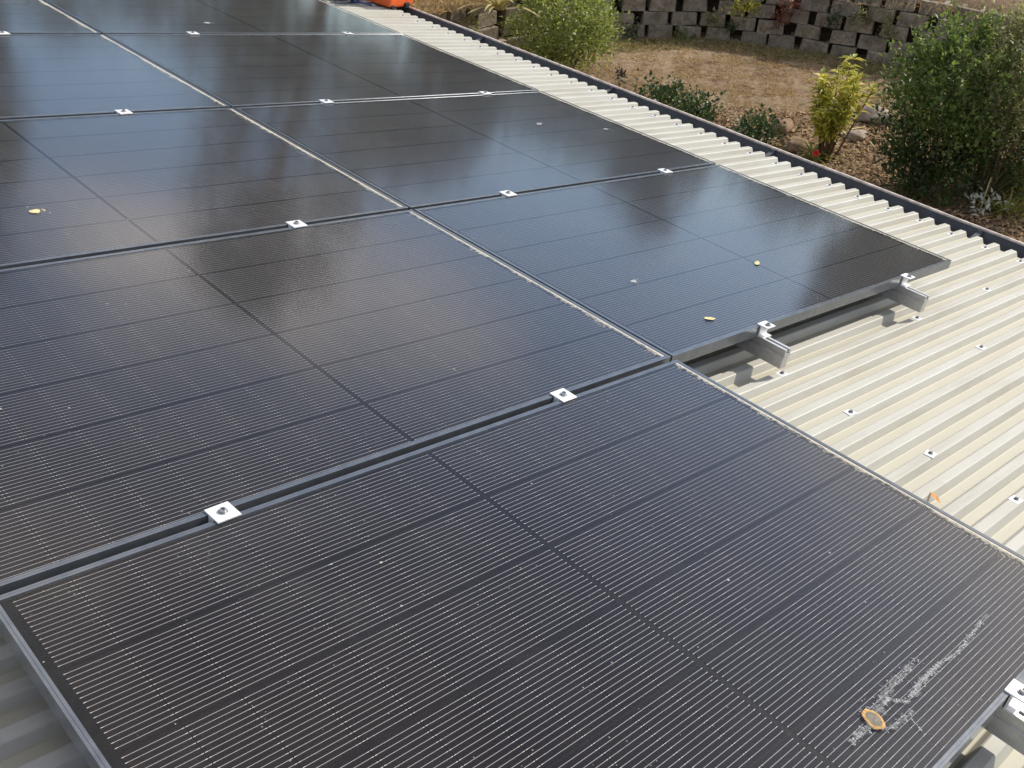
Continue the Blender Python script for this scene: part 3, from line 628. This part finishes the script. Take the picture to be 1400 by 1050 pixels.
def bush(name, label, cat, base, rx, ry, h, nclump, per, leaf, mats, z0=0.25, csz=0.16, stems=9, group=None, upw=0.6, arch=0.0, stem_r=0.012, top=None, shoots=0):
    t = tag(obj(name, None), label, cat, group); t.location = base
    cc = []
    while len(cc) < nclump:
        d = rng.normal(size=3); d /= np.linalg.norm(d); r = rng.uniform(0.35, 1) ** 0.5
        q = np.array([d[0] * rx * r, d[1] * ry * r, h * (z0 + (1 - z0) * (0.5 + 0.5 * d[2] * r))]); cc.append(q * rng.uniform(.86, 1.12))
    cc = np.array(cc); ms = mats if isinstance(mats, list) else [mats]; gi = rng.integers(0, len(ms), nclump)
    if top is not None: gi = np.where(cc[:, 2] > h * top, 0, 1)  # first material above this height, second below: lit top painted by leaf colour
    for k, m_ in enumerate(ms):
        c2 = cc[gi == k]
        if len(c2) == 0: continue
        C = np.repeat(c2, per, 0); o_ = rng.normal(size=C.shape) * csz * np.array([1, 1, .8]); C = C + o_; C[:, 2] = np.maximum(C[:, 2], 0.02)
        D = unit(o_) * .8 + rdir(len(C)) * .6 + np.array([0, 0, upw]); Nn = rdir(len(C)) * .7 + np.array([0, 0, 1])
        Ls = rng.uniform(.65, 1.25, len(C)) * leaf[0]; V, F = leaf_arrays(C, D, Nn, Ls, Ls * leaf[1], .3, .2)
        obj('crown', tri_mesh('crown', V, F, m_), t)
    if shoots:                                             # upright leafy shoots breaking the outline
        C, D = [], []
        for k in range(shoots):
            a = rng.uniform(0, 2 * math.pi); r = rng.uniform(.1, 1); q = np.array([math.cos(a) * rx * r, math.sin(a) * ry * r, h * (.5 + .42 * math.sqrt(max(0, 1 - r * r * .9)))]); d = unit(np.array([math.cos(a) * .5 * r, math.sin(a) * .5 * r, 1.0]) + rng.normal(size=3) * .2); LL = rng.uniform(.18, .42)
            for f in np.linspace(0, 1, 22): C.append(q + d * LL * f + rng.normal(size=3) * .012); D.append(d * .7 + rng.normal(size=3) * .6)
        C, D = np.array(C), np.array(D); Ls = rng.uniform(.6, 1.1, len(C)) * leaf[0]; V, F = leaf_arrays(C, D, rdir(len(C)) + [0, 0, 1], Ls, Ls * leaf[1], .3, .2); obj('shoots', tri_mesh('shoots', V, F, ms[0]), t)
    for k in range(stems):
        q = cc[rng.integers(0, nclump)]; b = np.array([rng.normal() * rx * .12, rng.normal() * ry * .12, -0.05]); mid = (b * .45 + q * .55) * np.array([.8, .8, 1.05])
        obj('stem', MB().tube([b, b * .7 + mid * .3 + rng.normal(size=3) * .02, mid, q], [stem_r, stem_r * .85, stem_r * .6, stem_r * .25], 5).mesh('stem', M_BARK, True), t)
    return t
def blades(name, label, cat, base, n, L, w, m_, spread=1.0, droop=0.9, rr=0.04, group=None, segs=5, part='leaf'):
    """strappy plant: arching blades; each blade its own part when few"""
    t = tag(obj(name, None), label, cat, group); t.location = base
    for k in range(n):
        a = rng.uniform(0, 2 * math.pi); el = rng.uniform(0.35, 1.35); LL = L * rng.uniform(.6, 1.1); d = np.array([math.cos(a), math.sin(a)]); s_ = np.array([-d[1], d[0], 0])
        V, F = [], []
        p = np.array([d[0] * rr * rng.random(), d[1] * rr * rng.random(), -0.01]); ang = el
        for i in range(segs + 1):
            f = i / segs; ww = w * (1 - f ** 2.2) * (.65 + .6 * min(1, f * 3)) + .0006
            V += [p + s_ * ww + [0, 0, ww * .35], p, p - s_ * ww + [0, 0, ww * .35]]
            p = p + np.array([d[0] * math.cos(ang) * spread, d[1] * math.cos(ang) * spread, math.sin(ang)]) * LL / segs; ang -= droop * 1.5 / segs * rng.uniform(.6, 1.3)
        for i in range(segs):
            for j in (0, 1): b = 3 * i + j; F.append((b, b + 1, b + 4, b + 3))
        obj(part, mesh(part, V, F, True, m_), t)
    return t

# shrubs in the garden bed and by the wall
b = gp(765, 112)
bush('shrub', 'light yellow-green leafy shrub rising behind the gutter before the block wall', 'shrub', (b[0], b[1], GZ), .62, .62, 1.22, 60, 90, (0.062, .30), M_L_LIGHT, .12, .12, 12, shoots=30)
for (px, py, r_, h_, lab) in [(903, 148, .20, .25, 'low dark green shrub behind the gutter, beside the dead seedling'), (950, 168, .22, .27, 'low dark green shrub behind the gutter, middle of three in a line'), (1030, 200, .22, .30, 'low dark green shrub behind the gutter, beside the yellow croton')]:
    b = gp(px, py); bush('low_shrub', lab, 'shrub', (b[0], b[1], GZ), r_, r_, h_, 20, 42, (0.05, .42), M_L_DARK, .1, .09, 5, 'low dark shrubs behind the gutter')
b = gp(846, 118); bush('dead_seedling', 'small dark withered seedling standing alone on dry lawn edge', 'plant', (b[0], b[1], GZ), .09, .09, .2, 7, 26, (0.035, .3), leaf_mat('withered_leaf', (.03, .02, .012), (.07, .045, .025), .1), .35, .03, 3, None, .6, 0, .006)

# croton: bare brown stems carrying whorls of yellow leaves
b = gp(1128, 216); cr = tag(obj('croton_shrub', None), 'tall yellow-leaved croton shrub with brown stems in the bed', 'shrub'); cr.location = (b[0], b[1], GZ)
Cs, Ds = [], []
for k in range(24):
    a = rng.uniform(0, 2 * math.pi); rad_ = rng.uniform(.05, .36); hh = rng.uniform(.62, 1.22) * (1 - .35 * (rad_ / .36) ** 2)
    tip = np.array([math.cos(a) * rad_, math.sin(a) * rad_, hh]); b0 = np.array([math.cos(a), math.sin(a), 0]) * rad_ * .3; md = (b0 + tip) / 2 + np.array([0, 0, .05]) + rng.normal(size=3) * .02
    obj('stem', MB().tube([b0, md, tip], [.011, .009, .005], 5).mesh('stem', M_BARK, True), cr)
    for w_ in range(4):
        c = tip * (1 - w_ * .085 / tip[2]) + b0 * (w_ * .085 / tip[2]) if w_ else tip
        for q in range(11):
            aa = rng.uniform(0, 2 * math.pi); Cs.append(c + rng.normal(size=3) * .008); Ds.append((math.cos(aa), math.sin(aa), rng.uniform(-.1, 1.0)))
Cs, Ds = np.array(Cs), np.array(Ds); Ls = rng.uniform(.09, .16, len(Cs)); V, F = leaf_arrays(Cs, Ds, np.tile([0, 0, 1.0], (len(Cs), 1)) + rdir(len(Cs)) * .2, Ls, Ls * .17, .3, .35)
obj('crown', tri_mesh('crown', V, F, M_L_YEL), cr)
b = gp(1112, 214); blades('strappy_plant', 'yellow-green strappy tuft at the foot of the croton', 'plant', (b[0] - .1, b[1] - .05, GZ), 34, .34, .012, M_L_STRAP, 1, .9, .06)
# red flower by the tuft
b = gp(1113, 222); fl = tag(obj('red_flower', None), 'small red flower just beyond the gutter below the croton', 'flower'); fl.location = (b[0] - .25, b[1] - .15, GZ)
obj('stem', MB().tube([(0, 0, 0), (.01, 0, .12), (0, .01, .22)], .004, 5).mesh('stem', M_L_DARK, True), fl)
C = np.tile([0, .01, .22], (14, 1)); D = rdir(14) + [0, 0, .5]; Ls = np.full(14, .05); V, F = leaf_arrays(C, D, rdir(14), Ls, Ls * .4)
obj('petals', tri_mesh('petals', V, F, leaf_mat('red_petal', (.55, .02, .03), (.75, .05, .06), .3)), fl)

# the big thicket; sunlit tops and shaded skirts put into the leaf colours
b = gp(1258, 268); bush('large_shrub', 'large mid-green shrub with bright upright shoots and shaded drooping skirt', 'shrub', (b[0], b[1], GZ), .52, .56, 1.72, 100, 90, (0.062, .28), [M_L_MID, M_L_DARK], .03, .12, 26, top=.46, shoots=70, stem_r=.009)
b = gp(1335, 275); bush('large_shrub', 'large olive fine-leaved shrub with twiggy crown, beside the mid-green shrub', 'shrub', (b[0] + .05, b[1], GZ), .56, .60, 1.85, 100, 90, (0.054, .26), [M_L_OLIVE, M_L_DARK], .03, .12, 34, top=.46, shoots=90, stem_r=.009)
b = gp(1430, 250); bush('large_shrub', 'large bright green shrub at the end of the thicket', 'shrub', (b[0] + .15, b[1] + .1, GZ), .66, .66, 1.75, 100, 85, (0.075, .22), [M_L_MID, M_L_OLIVE], .15, .14, 14, shoots=60)
b = gp(1398, 262); blades('strappy_plant', 'broad yellow-green strappy clump before the thicket', 'plant', (b[0], b[1], GZ), 60, .62, .017, M_L_STRAP, 1, 1.0, .1)
b = gp(1380, 292); blades('strappy_plant', 'low ochre-green strappy clump close to the gutter end', 'plant', (b[0] - .05, b[1], GZ), 60, .34, .013, M_L_STRAP, 1, 1.0, .16)
b = gp(1288, 282); blades('strappy_plant', 'little bright green strappy plant under the thicket', 'plant', (b[0], b[1], GZ), 16, .26, .015, M_L_MID, 1, .8, .03)
b = gp(1240, 262); blades('strappy_plant', 'small upright green plant under the mid-green shrub', 'plant', (b[0], b[1], GZ), 12, .28, .014, M_L_MID, .7, .5, .03)
b = gp(1337, 296); wp = tag(obj('pale_plant', None), 'small plant with pale silvery leaves under the thicket', 'plant'); wp.location = (b[0], b[1], GZ)
C = rng.normal(size=(60, 3)) * [.09, .09, .07] + [0, 0, .16]; D = rdir(60) + [0, 0, .4]; Ls = rng.uniform(.05, .10, 60); V, F = leaf_arrays(C, D, rdir(60) + [0, 0, 1], Ls, Ls * .2)
obj('crown', tri_mesh('crown', V, F, leaf_mat('silver_leaf', (.40, .43, .36), (.62, .64, .55), .25)), wp)
obj('stem', MB().tube([(0, 0, -.02), (.02, .01, .2), (.05, .02, .42)], .008, 5).mesh('stem', M_L_STRAW, True), wp)

# spiky straw-coloured plant behind the orange case, above the wall
b = gp(683, 12, TOPZ + .05); blades('spiky_plant', 'spiky straw-yellow rosette plant on the terrace above the wall', 'plant', (b[0], b[1], b[2]), 40, .85, .030, M_L_STRAW, 1, .5, .05)
# weeds growing in the wall's planting gaps
WG = 'weeds growing out of the block wall'
wm_ = [M_L_MID, M_L_LIGHT, M_L_OLIVE, M_L_YEL, M_L_RED, M_L_DARK]
def wall_weed(px, py, kind, sz, label):
    d = ray(px, py); best = None
    for s in np.linspace(0.5, SL[-1] - .5, 400):           # where the sight line meets the battered wall face
        p, t, nr = curve_at(s)
        for c in np.linspace(0, NC, 11):
            P3 = np.array([*(p + nr * (c * SET)), GZ + c * CHT]); v = P3 - CAMW; e = np.linalg.norm(np.cross(v, d)) / np.linalg.norm(d)
            if best is None or e < best[0]: best = (e, P3, nr)
    P3, nr = best[1], best[2]
    t = tag(obj('wall_weed', None), label, 'plant', WG); t.location = (P3[0] - nr[0] * .02, P3[1] - nr[1] * .02, P3[2])
    n = int(120 * sz / .2); C = rng.normal(size=(n, 3)) * sz * np.array([.45, .35, .4]) + np.array([-nr[0] * .06, -nr[1] * .06, .03]); D = rdir(n) + np.array([-nr[0] * .5, -nr[1] * .5, .1]); Ls = rng.uniform(.035, .075, n)
    V, F = leaf_arrays(C, D, rdir(n) + [0, 0, 1], Ls, Ls * .28); obj('leaves', tri_mesh('leaves', V, F, wm_[kind]), t)
wall_weed(815, 10, 1, .20, 'light green weed in the block wall above the leafy shrub'); wall_weed(835, 25, 0, .12, 'small green weed in the block wall, beside the light green weed')
wall_weed(975, 22, 2, .14, 'pale olive weed in the wall below the yellow trailing one'); wall_weed(1008, 8, 3, .18, 'yellow trailing weed at the top of the wall'); wall_weed(1030, 15, 3, .14, 'small yellow weed on the wall beside the yellow trailing one')
wall_weed(1085, 8, 4, .26, 'reddish-brown weed clump at the top of the wall'); wall_weed(1068, 28, 4, .18, 'small reddish weed hanging below the reddish-brown clump')
wall_weed(930, 48, 0, .18, 'green weed at the foot of the wall'); wall_weed(860, 45, 5, .16, 'dark green weed at the foot of the wall near the leafy shrub')
wall_weed(1140, 30, 5, .16, 'dark green weed in a wall gap behind the croton'); wall_weed(1180, 20, 2, .2, 'dry olive weed hanging over the wall top'); wall_weed(1000, 40, 5, .12, 'dark tuft in a low wall gap')
wall_weed(640, 30, 2, .16, 'dry olive weed on the wall beside the spiky plant'); wall_weed(1215, 40, 2, .22, 'dry olive weed clump on the wall by the thicket')

# dry lawn, greener strip in the wall's shade, leaf litter in the bed: uncountable, one object each
def in_poly_px(P, poly):
    v = (P - CAMW) @ R3; px = 700 + FPX * v[:, 0] / v[:, 2]; py = 525 + FPX * v[:, 1] / v[:, 2]
    ins = np.zeros(len(P), bool); j = len(poly) - 1
    for i in range(len(poly)):
        (xi, yi), (xj, yj) = poly[i], poly[j]; ins ^= ((yi > py) != (yj > py)) & (px < (xj - xi) * (py - yi) / (yj - yi + 1e-9) + xi); j = i
    return ins
def in_world_poly(P, poly):
    ins = np.zeros(len(P), bool); j = len(poly) - 1
    for i in range(len(poly)):
        (xi, yi), (xj, yj) = poly[i], poly[j]; ins ^= ((yi > P[:, 1]) != (yj > P[:, 1])) & (P[:, 0] < (xj - xi) * (P[:, 1] - yi) / (yj - yi + 1e-12) + xi); j = i
    return ins
def scatter(n, poly_px, z=GZ):
    poly = [tuple(gp(*q)[:2]) if z == GZ else tuple(gp(q[0], q[1], z)[:2]) for q in poly_px]; xs = [p[0] for p in poly]; ys = [p[1] for p in poly]
    P = np.stack([rng.uniform(min(xs), max(xs), n), rng.uniform(min(ys), max(ys), n), np.full(n, z)], 1); P = P[in_world_poly(P, poly)]
    P[:, 2] += 0.028 * hnoise(P[:, 0], P[:, 1]); return P
def grass(name, P, L, m_, lean=.9):
    n = len(P); D = rdir(n) * lean + [0, 0, .55]; D[:, 2] = np.abs(D[:, 2]) * .5 + .05; Ls = rng.uniform(.5, 1.3, n) * L; V, F = leaf_arrays(P, D, rdir(n), Ls, Ls * .07 + .0015, .1, .35); o = obj(name, tri_mesh(name, V, F, m_)); o['kind'] = 'stuff'; return o
lawn = [(640, 100), (700, 75), (830, 62), (960, 60), (1100, 78), (1240, 105), (1330, 130), (1330, 170), (1240, 165), (1150, 158), (1060, 152), (990, 147), (960, 170), (860, 150), (760, 135)]
P = scatter(60000, lawn); keep = (hnoise(P[:, 0] * 4.3 + 3, P[:, 1] * 4.1) + .5 * hnoise(P[:, 0] * 9, P[:, 1] * 8 + 2) + rng.normal(size=len(P)) * .15) > .05; grass('dry_grass', P[keep], .045, M_GRASS, 1.3)
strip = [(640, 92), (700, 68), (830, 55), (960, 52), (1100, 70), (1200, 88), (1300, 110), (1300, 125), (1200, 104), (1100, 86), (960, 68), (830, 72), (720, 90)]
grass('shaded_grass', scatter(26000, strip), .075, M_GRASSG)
# litter: curled leaves and chips on the bed
bed = [(940, 175), (990, 148), (1060, 152), (1150, 158), (1240, 166), (1330, 172), (1450, 200), (1480, 400), (1300, 330), (1100, 240)]
P = scatter(15000, bed); n = len(P); Ls = rng.uniform(.03, .085, n); V, F = leaf_arrays(P + [0, 0, .008], rdir(n) * [1, 1, .35], rdir(n) * .5 + [0, 0, 1], Ls, Ls * rng.uniform(.12, .4, n), .5, .3)
o = obj('leaf_litter', tri_mesh('leaf_litter', V, F, M_LITTER)); o['kind'] = 'stuff'
terr = [(560, -20), (560, 22), (640, 12), (720, -8), (700, -40)]
P = scatter(9000, terr, TOPZ + .05); grass('terrace_grass', P, .09, M_GRASS)
terr2 = [(1130, 4), (1260, 16), (1420, 36), (1420, -40), (1100, -40)]
P = scatter(9000, terr2, TOPZ + .05); keep = rng.random(len(P)) < .3; o = grass('terrace_dry_grass', P[keep], .045, M_GRASS)
C, D, Ls = [], [], []
for k in range(70):                                       # dead grass hanging over the wall's top courses
    p, t, nr = curve_at(rng.uniform(.5, SL[-1] - .5)); c0_ = np.array([*(p + nr * (NC * SET * .75 + rng.uniform(-.02, .2))), GZ + NC * CHT - .04]); m_ = rng.integers(3, 9)
    for q in range(m_): C.append(c0_ + rng.normal(size=3) * [.05, .05, .01]); D.append(np.array([-nr[0], -nr[1], rng.uniform(-.9, .9)]) + rng.normal(size=3) * .35); Ls.append(rng.uniform(.06, .22))
Ls = np.array(Ls); V, F = leaf_arrays(np.array(C), np.array(D), rdir(len(C)) * .3 + [0, 0, 1], Ls, Ls * .03 + .002, .1, .6); o = obj('hanging_grass', tri_mesh('hanging_grass', V, F, M_GRASS)); o['kind'] = 'stuff'
# sticks and the pale rock
M_ROCK = simple('pale_rock', (0.36, 0.29, 0.235), 0.9, 0, 9, 0.3, 0.2, 0.5)
def rock(px, py, r, label, m_=M_ROCK):
    import bmesh
    q = gp(px, py); bm = bmesh.new(); bmesh.ops.create_icosphere(bm, subdivisions=3, radius=1)
    s_ = random.uniform(0, 9)
    for v in bm.verts:
        k = 1 + 0.16 * math.sin(v.co.x * 3 + s_) * math.cos(v.co.y * 4 + s_) + .08 * math.sin(v.co.z * 7 + v.co.x * 5); v.co = Vector((v.co.x * r * 1.35 * k, v.co.y * r * k, v.co.z * r * .7 * k))
    me = bpy.data.meshes.new('rock'); bm.to_mesh(me); bm.free(); me.materials.append(m_); me.polygons.foreach_set('use_smooth', [True] * len(me.polygons))
    o = tag(obj('rock', me), label, 'rock', 'rocks in the garden bed'); o.location = (q[0], q[1], GZ + r * .35); o.rotation_euler = (0, 0, random.uniform(0, 6)); return o
rock(1196, 166, .17, 'rounded pale rock between the croton and the thicket'); rock(1170, 190, .10, 'small pale rock in the bed below the rounded one'); rock(1068, 178, .13, 'brown clod beside the low shrubs', simple('clod', (.24, .165, .11), .95, 0, 9, .3, .1, .6)); rock(1090, 205, .12, 'brown clod at the foot of the croton', simple('clod', (.27, .185, .12), .95, 0, 9, .3, .1, .6))
for (x0, y0, x1, y1, lab) in [(1150, 187, 1182, 176, 'thin pale stick lying in the bed below the rock'), (1368, 250, 1388, 268, 'thin pale stick lying among the strappy clumps'), (1195, 205, 1188, 196, 'short pale stick in the shaded leaf litter')]:
    a, c = gp(x0, y0), gp(x1, y1); o = tag(obj('stick', MB().tube([(0, 0, .02), tuple((c - a) * .5 + [0.01, .03, .035]), tuple((c - a) + [0, 0, .025])], [.012, .010, .006], 6).mesh('stick', M_L_STRAW, True)), lab, 'stick'); o.location = a

# trees standing beyond the terrace, seen as dark reflections in the glass
def tree(az, dist, top_el, rad_, label, zb=TOPZ + .6, slim=1.0, low=.3):
    az = math.radians(az); x, y = CAMW[0] + dist * math.cos(az), CAMW[1] + dist * math.sin(az); H = CAMW[2] + dist * math.tan(math.radians(top_el)) - zb
    t = tag(obj('gum_tree', None), label, 'tree', 'gum trees beyond the terrace'); t.location = (x, y, zb)
    obj('trunk', MB().tube([(0, 0, -.3), (.1, .05, H * .3), (-.1, .1, H * .6), (.05, 0, H * .92)], [.24, .19, .12, .03], 8).mesh('trunk', M_BARK, True), t)
    cc = []
    for k in range(46):
        d = rng.normal(size=3); d /= np.linalg.norm(d); cc.append([d[0] * rad_, d[1] * rad_, H * (low + (1 - low) * (.5 + .47 * d[2]))])
    cc = np.array(cc)
    for k in range(8):
        q = cc[k]; z = q[2] * .7; obj('limb', MB().tube([(0, 0, z * .8), tuple(q * [.5, .5, 1] * [1, 1, .9]), tuple(q)], [.09, .06, .02], 5).mesh('limb', M_BARK, True), t)
    C = np.repeat(cc, 110, 0) + rng.normal(size=(46 * 110, 3)) * rad_ * .24; D = rdir(len(C)) + [0, 0, -.5]; Ls = rng.uniform(.22, .42, len(C)); V, F = leaf_arrays(C, D, rdir(len(C)), Ls, Ls * .25); obj('crown', tri_mesh('crown', V, F, M_L_GUM), t)
for a_ in [(71.5, 26, 20, 1.2, 'tall slender gum beyond the wall, at the far end of the row'), (54.5, 30, 17, 2.0, 'tall broad gum beyond the wall, second of the row'), (48, 34, 7.5, 2.0, 'low gum beside the tall broad one'), (44, 40, 4.5, 2.4, 'low spreading gum in the middle of the row'),
           (39, 42, 4.2, 2.4, 'low rounded gum in the middle of the row'), (34.5, 36, 6.8, 1.3, 'small gum beyond the wall, before the open gap'), (22.5, 30, 11, 0.8, 'slim leaning gum beyond the thicket'), (17.5, 28, 12, 1.5, 'gum beyond the thicket at the near end of the row'), (28, 40, 3.5, 2.2, 'low gum behind the thicket'), (60, 44, 5, 2.6, 'low gum far behind the tall broad one'), (66, 44, 5.5, 2.6, 'low gum far behind the slender one'), (76, 30, 14, 2.6, 'broad gum beyond the far end of the roof')]:
    tree(*a_)
